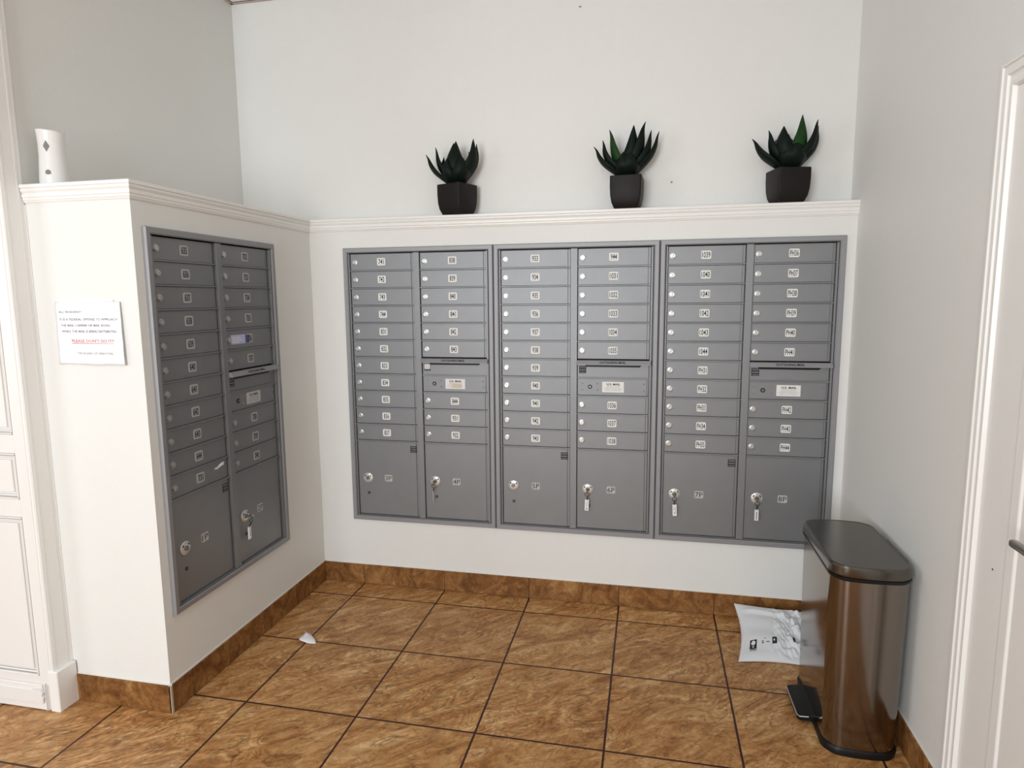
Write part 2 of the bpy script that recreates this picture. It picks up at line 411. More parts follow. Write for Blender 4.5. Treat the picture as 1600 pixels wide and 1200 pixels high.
# stiles and rails stand proud, panels sit back inside double mouldings
rows = [(.139, .768), (.836, 1.010), (1.079, 2.0), (2.1, 3.0)]
box(b, DX1-st, DX1, YP-.0, YP+.014, .006, ZC, 0, .001); box(b, DX0, DX0+st, YP, YP+.014, .006, ZC, 0, .001)
zs = [.006]+[v for r_ in rows for v in r_]+[ZC]
for i in range(0, len(zs), 2): box(b, DX0+st, DX1-st, YP, YP+.014, zs[i], zs[i+1], 0, .001)
for z0, z1 in rows:
    ring(b, DX0+st+.001, DX1-st-.001, z0+.001, z1-.001, YP+.009, .014, .006, 0, .003)
    ring(b, DX0+st+.011, DX1-st-.011, z0+.011, z1-.011, YP+.009, .009, .007, 0, .003)
    box(b, DX0+st+.026, DX1-st-.026, YP+.003, YP+.014, z0+.026, z1-.026, 0, .002)
dl = struct('door_1', b, M['door'], label='white panelled door at the left edge')
b = bm_new()
box(b, DX0+.01, -.488, YP-.010, YP, .03, .088, 0, .003); box(b, DX0+.01, -.489, YP-.006, YP, .088, .108, 0, .004)
prism(b, [(-.52, .055), (-.484, .048), (-.480, .058), (-.487, .066), (-.482, .078), (-.49, .09), (-.53, .088)], YP-.013, YP-.002)
box(b, DX0+.01, -.474, YP-.004, YP, .004, .032, 0, .001)
for i in range(3): 
    box(b, -.476+i*.005, -.4735+i*.005, YP-.008+i*.002, YP, .004, .115-i*.004, 0, .0008)
obj('weather_strip', b, M['door'], dl)

# right doorway: casing, frame, door leaf with lever
def ysweep(b, prof, y_sign_path, mi=0): pass
b = bm_new()
HZ = 2.135
cp = [(0, 0), (0, .014), (.004, .019), (.010, .019), (.013, .0155), (.028, .0145), (.031, .018), (.035, .018), (.038, .013), (.043, .012), (.055, .0125), (.062, .020), (.068, .020), (.072, .010), (.072, 0)]
# verticals: distance s from the outer edge runs toward the viewer (-y), t out of the wall (-x); mitred head
YC0, YC1 = -1.185, -2.31
def pt(s, t, corner):
    if corner == 0: return (W-t, YC0-s, .0)
    if corner == 1: return (W-t, YC0-s, HZ-s)
    if corner == 2: return (W-t, YC1+s, HZ-s)
    return (W-t, YC1+s, .0)
cols = [[b.verts.new(pt(s, t, k)) for s, t in cp] for k in range(4)]
for A, B in zip(cols, cols[1:]):
    for k in range(len(cp)): b.faces.new((A[k], A[(k+1) % len(cp)], B[(k+1) % len(cp)], B[k]))
b.faces.new(cols[0]); b.faces.new(cols[-1][::-1])
struct('trim_4', b, M['trim'], label='white moulded casing round the doorway on the right wall')
b = bm_new()
box(b, W-.010, W, YC0-.072, -1.41, 0, HZ-.072, 0, .003); box(b, W-.010, W, YC1+.072, -2.09, 0, HZ-.072, 0, .003)
box(b, W-.010, W, -1.41, -2.09, 2.0, HZ-.072, 0, .003)
box(b, W-.016, W, -1.405, -1.450, 0, 2.0, 0, .0075, 4); box(b, W-.003, W-.0005, -1.449, -1.456, 0, 1.97, 1); box(b, W-.018, W, -2.05, -2.095, 0, 2.0, 0, .006, 2)  # thin dark strip paints the shade in the gap beside the door leaf
box(b, W-.018, W, -1.45, -2.06, 1.96, 2.0, 0, .006, 2)
box(b, W-.0105, W-.009, -1.343, -1.349, .853, .857, 1)
struct('trim_5', b, [M['trim'], M['ink']], label='white flat door frame inside the casing on the right wall')
b = bm_new()
box(b, W-.012, W, -1.4545, -2.047, .008, 1.957, 0, .001)
dr = struct('door_2', b, M['door'], label='white flush door on the right wall with a metal lever')
b = bm_new(); tube(b, [(W-.0125, -1.50-.03*i, .868-.004*(i-1)**2) for i in range(3)], .0012, mi=0); obj('scratch', b, M['ink'], dr)
b = bm_new()
cyl(b, (W-.012, -1.60, .99), (W-.020, -1.60, .99), .030, n=28)
cyl(b, (W-.020, -1.60, .99), (W-.062, -1.60, .99), .010, n=16)
box(b, W-.072, W-.054, -1.60, -1.525, .983, 1.001, 0, .006, 3)
obj('lever_handle', b, M['handle'], dr, smooth=35)

# ------------------------------------------------------------------ mailbox cabinets
PIT, Z0 = .0895, 1.423
DH = .0825
C1, C2, DWD = .038, .4185, .3435
def trim_ring(bm):
    w, h = MW, MH; g = .0008
    prof = [(g, .0), (g, .009), (.005, .016), (.022, .016), (.027, .011), (.027, -.02)]   # inset, outward
    rings = []
    for ins, out in prof:
        rings.append([bm.verts.new(p) for p in ((ins, -out, ins), (w-ins, -out, ins), (w-ins, -out, h-ins), (ins, -out, h-ins))])
    for A, B in zip(rings, rings[1:]):
        for k in range(4): bm.faces.new((A[k], A[(k+1) % 4], B[(k+1) % 4], B[k])).material_index = 1
def cabinet_frame():
    bm = bm_new(); trim_ring(bm)
    yb = -.010
    # body plate behind the doors (in the wall recess, near-black to paint gap shade) and grid bars
    box(bm, .03, MW-.03, .014, .075, .03, MH-.03, 2)
    box(bm, .0295, C1-.0015, yb, .014, .0295, MH-.0295, 0, .001); box(bm, C2+DWD+.0015, MW-.0295, yb, .014, .0295, MH-.0295, 0, .001)
    box(bm, C1+DWD+.002, C2-.002, yb, .014, .0295, MH-.0295, 0, .001)
    for c in (C1, C2):
        xa, xb = c-.0015, c+DWD+.0015
        box(bm, xa, xb, yb, .014, Z0+.0015, MH-.0295, 0, .0008); box(bm, xa, xb, yb, .014, .0295, .0325, 0, .0008)
        for i in range(1, 12):
            if c == C2 and i == 6: continue
            zt = Z0-i*PIT
            box(bm, xa, xb, yb+.003, .014, zt+.0006, zt+PIT-DH-.0008, 0, .0006)
    return mesh_of('cabinet_frame', bm, [M['grey'], M['greyf'], M['dark']])
def tenant_door():
    bm = bm_new()
    box(bm, 0, DWD-.012, .0005, .013, -DH, 0, 0, .0012); box(bm, DWD-.0125, DWD, .0045, .013, -DH, 0, 0, .0008)
    return mesh_of('compartment_door', bm, M['grey'])
def parcel_door():
    bm = bm_new(); h = .4375-.034
    box(bm, 0, DWD-.012, .0005, .013, -h, 0, 0, .0012); box(bm, DWD-.0125, DWD, .0045, .013, -h, 0, 0, .0008)
    return mesh_of('parcel_door', bm, M['grey'])
def lock_mesh():
    bm = bm_new(); lathe(bm, [(.0145, 0), (.0143, .0025), (.0118, .003), (.0118, .0068), (.0105, .0078), (.0095, .0078)], 24, 0)
    bmesh.ops.rotate(bm, verts=bm.verts[:], cent=(0, 0, 0), matrix=Matrix.Rotation(PI/2, 3, 'X'))
    cyl(bm, (0, -.0078, 0), (0, -.0084, 0), .006, n=16, mi=1)
    box(bm, -.0009, .0009, -.009, -.0078, -.0042, .0042, 2)
    return mesh_of('cam_lock', bm, [M['silver'], M['silver2'], M['ink']], 40)
def parcel_lock_mesh():
    bm = bm_new(); lathe(bm, [(.027, 0), (.027, .003), (.025, .005), (.015, .006), (.013, .006)], 32, 0)
    bmesh.ops.rotate(bm, verts=bm.verts[:], cent=(0, 0, 0), matrix=Matrix.Rotation(PI/2, 3, 'X'))
    cyl(bm, (0, -.0055, 0), (0, -.011, 0), .0105, n=20, mi=1)
    for a in (38, 142):          # the two dark slots of the lock disc
        c_, s_ = math.cos(math.radians(a)), math.sin(math.radians(a))
        q = [(c_*.017-s_*.005, s_*.017+c_*.005), (c_*.017+s_*.005, s_*.017-c_*.005), (c_*.022+s_*.005, s_*.022-c_*.005), (c_*.022-s_*.005, s_*.022+c_*.005)]
        prism(bm, q, -.0068, -.005, 2)
    add_text(bm, 'OPEN', 0, .0202, -.0062, .004, .014, 3)
    add_text(bm, 'LOCKED', 0, -.0185, -.0062, .004, .018, 3)
    return mesh_of('parcel_lock', bm, [M['silver2'], M['dsilver'], M['ink'], M['greyink']], 40)
FR, TD, PD, LK, PL = cabinet_frame(), tenant_door(), parcel_door(), lock_mesh(), parcel_lock_mesh()
def plate_mesh(s, w, h, cap, tw, silver=False, bold=.012):
    bm = bm_new(); box(bm, -w/2, w/2, -.0008, 0, -h/2, h/2, 0)
    es = [e for e in bm.edges if abs((e.verts[0].co-e.verts[1].co).y) > .0005 and abs((e.verts[0].co-e.verts[1].co).x) < 1e-6]
    bmesh.ops.bevel(bm, geom=es, offset=.003, segments=3, affect='EDGES')
    if silver == 2: box(bm, -w/2+.004, w/2-.004, -.0011, -.0008, -h/2+.004, h/2-.004, 2)
    add_text(bm, s, 0, 0, -.0015, cap, tw, 1, bold=bold)
    return mesh_of('number_plate', bm, [M['plateg'] if silver else M['plate'], M['ink'], M['platec']])
def warn_sticker(white=False):
    bm = bm_new(); box(bm, 0, .034, -.0008, 0, -.036, 0, 0)
    if white: box(bm, .002, .032, -.0014, -.0008, -.027, -.002, 1, .0003); add_text(bm, 'USPS', .017, -.018, -.0016, .006, .02, 2)
    else:
        box(bm, .003, .031, -.0012, -.0008, -.0075, -.004, 2); box(bm, .003, .031, -.0012, -.0008, -.012, -.0105, 2)
        add_text(bm, 'USPS APPROVED', .017, -.020, -.0012, .0045, .027, 1)
    box(bm, .004, .030, -.0012, -.0008, -.032, -.029, 2)
    return mesh_of('approval_sticker', bm, [M['ink'], M['plate'], M['greyink']])
STK, STKW = warn_sticker(), warn_sticker(True)
def us_mail_door(worn):
    bm = bm_new(); box(bm, 0, DWD-.008, .0005, .013, -DH, 0, 0, .0012); box(bm, DWD-.0085, DWD, .0045, .013, -DH, 0, 0, .0008)
    for x_ in (.024, .098, .322):
        for z_ in (-.025, -.057): cyl(bm, (x_, .0005, z_), (x_, -.0022, z_), .0042, .0025, 12, 1)
    cyl(bm, (.0615, .0005, -.041), (.0615, -.001, -.041), .0105, n=20, mi=2)
    cyl(bm, (.0615, -.001, -.041), (.0615, -.003, -.041), .0055, n=14, mi=3)
    return mesh_of('master_door', bm, [M['grey'], M['greyf'], M['black'], M['dsilver']])
USD = us_mail_door(False)
def mail_label(style):
    bm = bm_new(); w, h = .105, .052
    box(bm, 0, w, -.0008, 0, -h, 0, 0, 0)
    if style == 'worn': box(bm, .036, .088, -.0011, -.0008, -.048, -.024, 2)
    add_text(bm, 'U.S. MAIL', w/2+.002, -.012, -.0012, .0105, .066, 1, bold=.03)
    lines = ['FEDERAL LAW PROVIDES', 'PENALTIES FOR DAMAGE', 'TO MAILBOXES OR THEFT OF MAIL', 'REPORT TO POSTMASTER']
    for i, s in enumerate(lines): add_text(bm, s, w/2, -.023-.0065*i, -.0012, .0034, [.06, .07, .092, .07][i], 3)
    return mesh_of('mail_label', bm, [M['plateg'] if style == 'dark' else M['plate'], M['ink'], M['tan'], M['redl'] if style == 'worn' else M['greyink']])
def hood_mesh():
    bm = bm_new()
    # sloping hood over the outgoing slot: cross section in (outward, z), swept in x
    x0, x1 = -.004, DWD+.008
    sec = [(0, .010), (-.020, .010), (-.030, -.008), (-.030, -.0105), (-.010, -.011), (0, -.011)]
    A = [bm.verts.new((x0, y, z)) for y, z in sec]; B = [bm.verts.new((x1, y, z)) for y, z in sec]
    bm.faces.new(A); bm.faces.new(B[::-1])
    for i in range(len(sec)): bm.faces.new((A[i], B[i], B[(i+1) % len(sec)], A[(i+1) % len(sec)]))
    # lettering lies on the sloping front
    t = bm_new(); add_text(t, 'OUTGOING MAIL', DWD/2, 0, 0, .0105, .125, 1, bold=.02)
    for v in t.verts:
        k = (v.co.z+.009)/.018; y = -.030+k*.010; z = -.008+k*.018; v.co.y = y-.0008; v.co.z = z+.0004
    me = bpy.data.meshes.new('tmp'); t.to_mesh(me); t.free()
    n0 = len(bm.faces); bm.from_mesh(me); bpy.data.meshes.remove(me)
    bm.faces.ensure_lookup_table()
    for f_ in bm.faces[n0:]: f_.material_index = 1
    return mesh_of('mail_hood', bm, [M['greyf'], M['ink']])
HOOD = hood_mesh()
def outgoing_panel():
    bm = bm_new()
    box(bm, 0, DWD, .0005, .013, -.0805, -.001, 0, .001)
    prism(bm, [(.030, -.012), (.314, -.012), (.300, -.029), (.044, -.029)], -.0008, .001, 1)
    return mesh_of('outgoing_panel', bm, [M['grey'], M['black']])
OUTP = outgoing_panel()

def cabinet(loc, rz, label, col1, col2, parcels, sty, silver_plate, sticker1, wstk=False, master='clean', lockshade=0):
    root = empty('mailbox_cabinet', loc, rz, label, 'mailbox cabinet', 'wall-mounted mailbox cabinets')
    link('frame', FR, root)
    def door(c, i, s):
        o = link('compartment_door', TD, root, (c, 0, Z0-i*PIT))
        link('cam_lock', LK, o, (.0225, .0005, -.0425)).rotation_euler = (0, random.uniform(-.3, .3), 0)
        four = len(s) >= 4
        o2 = link('number_plate', plate_mesh(s, .045, .038, .026, .037 if four else .029, 2 if silver_plate else False, .010), o, (.170, .0004, -.0415))
        return o
    for i, s in enumerate(col1): door(C1, i, s)
    rows = [0, 1, 2, 3, 4, 5, 8, 9, 10]
    ds = [door(C2, i, s) for i, s in zip(rows, col2)]
    p = link('outgoing_panel', OUTP, root, (C2, 0, Z0-6*PIT-.0035))
    link('approval_sticker', STKW if wstk else STK, p, (.008, .0004, -.024))
    link('mail_hood', HOOD, root, (C2, 0, Z0-6*PIT-.009))
    md = link('master_door', USD, root, (C2, 0, Z0-7*PIT))
    link('mail_label', mail_label(master), md, (.121, .0004, -.015))
    for k, (c, s) in enumerate(zip((C1, C2), parcels)):
        pd = link('parcel_door', PD, root, (c, 0, .4375))
        link('parcel_lock', PL, pd, (.0545, .0005, -.2015))
        link('number_plate', plate_mesh(s, .042, .036, .025, .036, True, 0), pd, (.170, .0004, -.2)) if True else None
        bm = bm_new(); cyl(bm, (0, .0006, 0), (0, -.0012, 0), .0075, n=18); cyl(bm, (0, -.0012, 0), (0, -.002, 0), .003, n=10, mi=1)
        link('keyhole', mesh_of('keyhole', bm, [M['black'], M['dsilver']]), pd, (.0555+.004*k, .0005, -.286))
        if sty[k]:   # small screw marks round the lower key hole
            bm = bm_new()
            for dx in (-.017, .017):
                for dz in (-.032, .030):
                    prism(bm, [(dx-.005, dz+.0015), (dx+.005, dz+.0015), (dx, dz-.0035)], -.0006, .0005)
            link('rivet_marks', mesh_of('rivet_marks', bm, M['dsilver']), pd, (.0555+.004*k, .0, -.286))
        if k == 0: link('approval_sticker', STK, pd, (.299, .0004, -.018))
    return root, ds
units = []
def num(a, b_): return [str(v) for v in range(a, b_+1)]
units.append(cabinet((0, LY, LZ), PI/2, 'dark-looking grey mailbox cabinet on the narrow left side wall, with parcel lockers 1P and 2P',
    num(635, 644)+['731'], num(732, 740), ('1P', '2P'), (0, 0), True, True, False, 'dark'))
units.append(cabinet((MX, 0, MZ), 0, 'grey mailbox cabinet on the back wall, with parcel lockers 3P and 4P',
    num(741, 744)+num(831, 837), num(838, 844)+num(931, 932), ('3P', '4P'), (0, 0), False, True, True, 'worn'))
units.append(cabinet((MX+MW, 0, MZ), 0, 'middle grey mailbox cabinet on the back wall, with parcel lockers 5P and 6P',
    num(933, 943), ['944']+num(1031, 1038), ('5P', '6P'), (1, 0), False, True, False, 'clean'))
units.append(cabinet((MX+2*MW, 0, MZ), 0, 'grey mailbox cabinet behind the trash can, with parcel lockers 7P and 8P',
    num(1039, 1044)+['PH%d' % v for v in range(31, 36)], ['PH%d' % v for v in range(36, 45)], ('7P', '8P'), (0, 0), False, True, False, 'clean'))
# pale label on compartment 736 and scraped label on 731
bm = bm_new(); box(bm, 0, .102, -.0008, 0, -.040, 0, 0); box(bm, .102, .130, -.0008, 0, -.038, -.004, 3)
for i in range(4): box(bm, .008, .06+.012*((i*7) % 3), -.0011, -.0008, -.012-.007*i, -.010-.007*i, 1)
o = link('name_label', mesh_of('name_label', bm, [M['bluel'], M['paper'], M['ink'], mat('violet_label', (.10, .08, .22), .6)]), units[0][1][4], (.036, .0, -.022)); o['label'] = 'pale blue printed label'
bm = bm_new()
prism(bm, [(.255, -.034), (.262, -.026), (.275, -.027), (.290, -.017), (.312, -.012), (.322, -.016), (.312, -.020), (.320, -.024), (.290, -.029), (.272, -.035), (.262, -.031)], -.0006, .0004)
d731 = [c for c in units[0][0].children if c.name.startswith('compartment_door') and abs(c.location.z-(Z0-10*PIT)) < 1e-4 and abs(c.location.x-C1) < 1e-3][0]
link('label_scrap', mesh_of('label_scrap', bm, M['paper']), d731)

# ------------------------------------------------------------------ keys left hanging in parcel locks
def key_set(unit, k, label, kind):
    root_u = units[unit][0]; c = (C1, C2)[k]
    root = empty('hanging_key', (0, 0, 0), 0, label, 'key', 'tagged keys hanging in parcel locks')
    mw_ = Matrix.Translation(root_u.location) @ Matrix.Rotation(root_u.rotation_euler.z, 4, 'Z')
    root.location = mw_ @ Vector((c+.0545, -.0105, .236)); root.rotation_euler = (0, 0, root_u.rotation_euler.z)
    sx = {'thin': -.006}.get(kind, 0.0)
    bm = bm_new()      # key: blade stub in the core, bow (ring-like head) standing out
    box(bm, -.001, .001, -.014, 0.0, -.004, .004, 0)
    tube(bm, [(0.0, -.014-.0105*(1-math.cos(a)), -.0+.0105*math.sin(a)) for a in [2*PI*i/18 for i in range(18)]], .0016, 8, 0, True)
    box(bm, -.001, .001, -.022, -.012, -.006, .006, 0, .0005)
    obj('key', bm, M['dsilver'], root, smooth=40)
    bm = bm_new()
    tube(bm, [(.0105*math.sin(a)+sx*.3, -.020, -.018+.0105*math.cos(a)) for a in [2*PI*i/22 for i in range(22)]], .0013, 7, 0, True)
    tube(bm, [(sx*.5, -.020, -.028), (sx*.6+.0015, -.016, -.035), (sx*.7-.001, -.012, -.043), (sx, -.009, -.050)], .0021, 7, 0)
    obj('split_ring', bm, M['black'], root, smooth=40)
    bm = bm_new()
    if kind == 'thin':
        box(bm, -.010, -.007, -.010, -.006, -.110, -.046, 0, .0006)
    else:
        box(bm, -.0105, .0105, -.0105, -.0065, -.106, -.048, 0, .0012)
        box(bm, -.0075, .0075, -.0115, -.0105, -.101, -.055, 1, 0)
        if kind == 'red':
            add_text(bm, 'KEY', -.0, -.064, -.0118, .007, .011, 2); box(bm, -.005, .006, -.0118, -.0116, -.075, -.073, 3)
            prism(bm, [(-.004, -.095), (.005, -.078), (.002, -.090), (.005, -.096), (-.001, -.088)], -.0118, -.0116, 3)
        elif kind == 'lines':
            for i in range(5): box(bm, -.005, .005, -.0118, -.0116, -.062-i*.006, -.0605-i*.006, 4)
            box(bm, -.002, .002, -.0118, -.0116, -.099, -.092, 3)
        elif kind == 'clear':
            box(bm, -.0025, .0025, -.0118, -.0116, -.098, -.060, 4)
        else:
            for i in range(3): prism(bm, [(-.004, -.066-i*.011), (.004, -.062-i*.011), (.001, -.070-i*.011)], -.0118, -.0116, 3)
    tg = obj('tag', bm, [M['plateg'] if kind in ('thin', 'clear') else M['plate'], M['paper'], M['red'], M['ink'], M['greyink']], root)
    tg.rotation_euler = (0, {'red': -.04, 'lines': .03}.get(kind, 0), 0)
key_set(0, 1, 'key with a clear tag hanging in the 2P parcel lock on the side wall', 'marks')
key_set(1, 1, 'key with a thin edge-on tag hanging in the 4P parcel lock', 'thin')
key_set(2, 1, 'key with a white lined tag hanging in the 6P parcel lock', 'lines')
key_set(3, 0, 'key with a red-lettered white tag hanging in the 7P parcel lock', 'red')
key_set(3, 1, 'key with a pale tag hanging in the 8P parcel lock', 'clear')

# ------------------------------------------------------------------ notice in its plastic sleeve on the left box front
nt = empty('notice', (0, -D, 0), 0, 'white typed notice in a wrinkled plastic sleeve taped beside the panelled door', 'notice')
NX0, NX1, NZ0, NZ1 = -.349, -.070, 1.330, 1.556
bm = bm_new()
nu, nv = 28, 24
grid = [[None]*(nv+1) for _ in range(nu+1)]
for i in range(nu+1):
    for j in range(nv+1):
        s, t = i/nu, j/nv
        x = NX0+(NX1-NX0)*s + (.006*(1-t)*s - .004*(1-t)*(1-s)) ; z = NZ0+(NZ1-NZ0)*t
        if j == 0: z += .004*math.sin(s*9)*0.4
        y = -.003-.010*(s**3)*(1-t*.6)-.0012*abs(math.sin(9*s+4*t))*(1-t)-.0012*math.sin(17*t+5*s)*(.4 if t > .45 else 1)*.5
        grid[i][j] = bm.verts.new((x, y, z))
for i in range(nu):
    for j in range(nv): bm.faces.new((grid[i][j], grid[i+1][j], grid[i+1][j+1], grid[i][j+1]))
sl = obj('sleeve', bm, [M['paper']], nt, smooth=True)
so = sl.modifiers.new('s', 'SOLIDIFY'); so.thickness = .001; so.offset = 1
M['sheet'] = mat('glossy_sleeved_paper', (.86, .86, .885), .22, bump=.5, bscale=30); sl.data.materials[0] = M['sheet']
bm = bm_new()
def ysurf(x, z):
    s = (x-NX0)/(NX1-NX0); t = (z-NZ0)/(NZ1-NZ0)
    return -.003-.010*(s**3)*(1-t*.6)-.0012*abs(math.sin(9*s+4*t))*(1-t)-.0012*math.sin(17*t+5*s)*(.4 if t > .45 else 1)*.5-.0018
L_ = NX0+.014
add_text(bm, 'ALL RESIDENT!', L_, 1.520, 0, .0085, .098, 0, 'LEFT', .012)
add_text(bm, 'IT IS A FEDERAL OFFENSE TO APPROACH', L_+.001, 1.4935, 0, .0085, .250, 0, 'LEFT', .012)
add_text(bm, 'THE MAIL CARRIER OR MAIL BOXES', L_+.004, 1.472, 0, .0085, .215, 0, 'LEFT', .012)
add_text(bm, 'WHILE THE MAIL IS BEING DISTRIBUTED', L_+.006, 1.4505, 0, .0085, .238, 0, 'LEFT', .012)
add_text(bm, "PLEASE DON'T DO IT!!", NX0+.152, 1.4165, 0, .011, .182, 1, bold=.01)
for q in range(24): box(bm, NX0+.061+q*.0076, NX0+.061+(q+1)*.0076, -.0001, .0001, 1.4065, 1.4085, 1)
add_text(bm, 'THE BOARD OF DIRECTORS', NX0+.158, 1.3715, 0, .0075, .160, 2)
for v in bm.verts: v.co.y = ysurf(v.co.x, v.co.z) + v.co.y
obj('lettering', bm, [M['greyink'], mat('notice_red', (.62, .13, .14), .6), mat('notice_faint', (.42, .42, .43), .6)], nt)
bm = bm_new(); box(bm, NX0+.02, NX1-.03, -.0045, -.0005, NZ1-.012, NZ1+.006, 0, .0005)
for q in (-.25, -.2, -.15): box(bm, q, q+.03, -.0048, -.0044, NZ1-.008, NZ1-.006, 1)
obj('tape_strip', bm, [mat('clear_tape', (.72, .72, .71), .2), mat('tape_print', (.55, .55, .56), .5)], nt)

# ------------------------------------------------------------------ vase
bm = bm_new()
VS = .78
prof = [(.0, 0.0), (.056, 0), (.060, .004), (.0595, .03), (.057, .06), (.0545, .09), (.053, .12), (.053, .15), (.0545, .175), (.057, .195), (.058, .200), (.0555, .200), (.051, .17), (.050, .05), (.0, .045)]
n = 48; rings = []
for r_, z in prof:
    # the rim is cut at a slant, higher at the left
    rings.append([bm.verts.new((max(r_*VS, .0004)*math.cos(2*PI*k/n), max(r_*VS, .0004)*math.sin(2*PI*k/n), z-(max(0, z-.1)/.1)*.0045*(1+math.cos(2*PI*k/n)))) for k in range(n)])
for A, B in zip(rings, rings[1:]):
    for k in range(n): bm.faces.new((A[k], A[(k+1) % n], B[(k+1) % n], B[k]))
vz = tag(bpy.data.objects.new('vase', mesh_of('vase', bm, M['vase'], True)), 'white slanted-rim vase with grey cut-outs on the ledge at the left', 'vase'); C.objects.link(vz)
vz.location = (-.372, -1.128, ZL)
bm = bm_new()
def on_vase(a, z, off=.0006):
    rr = .0535+.003*abs(z-.13)/.07+off if z > .1 else .058+off
    rr *= VS; return Vector((rr*math.cos(a), rr*math.sin(a), z))
a0 = math.radians(-66)
def patch(pts):
    vs = [bm.verts.new(on_vase(a0+dx/.055*1.1, z)) for dx, z in pts]; c = bm.verts.new(on_vase(a0, sum(p[1] for p in pts)/len(pts), .0012))
    for i in range(len(vs)): bm.faces.new((vs[i], vs[(i+1) % len(vs)], c))
patch([(-.0125, .137), (-.006, .147), (0.0, .157), (.006, .147), (.0125, .137), (.006, .127), (0, .117), (-.006, .127)])
patch([(.0105*math.cos(2*PI*k/16), .045+.0105*math.sin(2*PI*k/16)) for k in range(16)])
obj('cutouts', bm, M['hole'], vz)

# ------------------------------------------------------------------ potted agaves
def pot_mesh():
    bm = bm_new(); seg = []
    prof = [(.050, 0), (.056, .006), (.0655, .03), (.0705, .06), (.0725, .10), (.0725, .148), (.070, .150), (.066, .148), (.066, .135)]
    for hw, z in prof:
        rc = .007; ring_ = []
        for cx_, cy_, a0_ in ((1, 1, 0), (-1, 1, 90), (-1, -1, 180), (1, -1, 270)):
            for q in range(4):
                a = math.radians(a0_+q*30); ring_.append(bm.verts.new((cx_*(hw-rc)+rc*math.cos(a), cy_*(hw-rc)+rc*math.sin(a), z)))
        seg.append(ring_)
    for A, B in zip(seg, seg[1:]):
        for k in range(16): bm.faces.new((A[k], A[(k+1) % 16], B[(k+1) % 16], B[k]))
    bm.faces.new(seg[0][::-1]); bm.faces.new(seg[-1]).material_index = 1
    return mesh_of('pot', bm, [M['pot'], M['soil']], 40)
POT = pot_mesh()
def leaf_mesh(az, reach, height, width, belly, tipcurl, bright=False):
    """agave leaf: rises from the base, bellies outward, tip curls out; channelled cross-section"""
    bm = bm_new(); n = 16; rows_ = []
    dx, dy = math.cos(az), math.sin(az); px, py = -dy, dx
    for i in range(n+1):
        t = i/n
        rr = .012+belly*math.sin(min(1, t*1.25)*PI/2)**1.1*(1-.25*t)+(reach-belly*.75-.012)*t**2.2+tipcurl*max(0, t-.8)**2*12
        zz = height*(t**.95)*(1.0)
        w = width*(.42+.58*math.sin(min(1, t/.42)*PI/2)) if t < .42 else width*max(0, 1-((t-.42)/.58))**.9
        w = max(w, .0008)
        row = []
        for j in range(5):
            q = (j-2)/2
            ch = -.30*w*(1-q*q)*(-1)
            row.append(bm.verts.new((dx*(rr+ch-.1*w)+px*q*w/2, dy*(rr+ch-.1*w)+py*q*w/2, .135+zz)))
        rows_.append(row)
    for A, B in zip(rows_, rows_[1:]):
        for j in range(4): bm.faces.new((A[j], A[j+1], B[j+1], B[j]))
    bmesh.ops.remove_doubles(bm, verts=bm.verts[:], dist=1e-5)
    return mesh_of('leaf', bm, M['leaf2'] if bright else M['leaf'], True)
def plant(loc, rz, label, leaves):
    leaves = [(a_, b_*1.0, c_*1.10, d_*1.62, e_*(1.4 if a_ not in (90,) else .7))+tuple(r_) for a_, b_, c_, d_, e_, *r_ in leaves]
    root = empty('potted_agave', loc, rz, label, 'potted plant', 'potted agaves on the ledge')
    link('pot', POT, root)
    for lf in leaves:
        az, reach, h, w, belly, curl = lf[:6]
        o = link('leaf', leaf_mesh(math.radians(az)-rz, reach, h, w, belly, curl, len(lf) > 6), root)
        mdf = o.modifiers.new('s', 'SOLIDIFY'); mdf.thickness = .003; mdf.offset = 0
        if len(lf) > 6: o['label'] = 'brighter green leaf'
    return root
# azimuth: 0 = right, 180 = left, 270 = towards the viewer (world directions)
plant((.800, .037, ZL), math.radians(-24), 'potted dark agave in a square black pot turned cornerwise, leftmost on the ledge', [
    (186, .150, .150, .062, .085, .010), (200, .100, .175, .055, .060, .006), (262, .030, .190, .060, .045, .0), (282, .028, .198, .056, .040, .004),
    (345, .095, .205, .064, .075, .004), (5, .100, .190, .056, .075, .002), (240, .065, .120, .060, .060, .0), (305, .070, .130, .064, .066, .0), (170, .07, .14, .05, .06, 0), (20, .06, .16, .05, .05, 0), (90, .03, .16, .05, .04, 0)])
plant((1.635, .040, ZL), math.radians(-4), 'potted agave with one bright green leaf, in the square pot between the two others', [
    (184, .150, .145, .058, .085, .014), (196, .115, .165, .052, .075, .006), (205, .085, .205, .056, .045, .012, 1), (300, .055, .215, .056, .040, .006),
    (325, .090, .225, .056, .050, .020), (345, .110, .195, .056, .070, .004), (0, .140, .195, .058, .085, .008), (250, .05, .11, .060, .055, .0), (285, .05, .12, .064, .055, .0), (160, .06, .14, .05, .05, 0), (30, .06, .16, .05, .05, 0), (90, .03, .16, .05, .04, 0)])
plant((2.348, .040, ZL), math.radians(14), 'potted near-black agave in a square pot, nearest the right wall', [
    (184, .155, .140, .062, .085, .012), (200, .095, .165, .050, .060, .012), (235, .060, .175, .064, .055, .0), (310, .060, .215, .062, .050, .004, 1),
    (340, .110, .195, .062, .070, .004), (2, .115, .180, .060, .080, .006), (262, .04, .13, .070, .055, .0), (290, .05, .13, .070, .060, .0), (150, .06, .14, .05, .05, 0), (30, .06, .16, .05, .05, 0), (90, .03, .16, .05, .04, 0)])

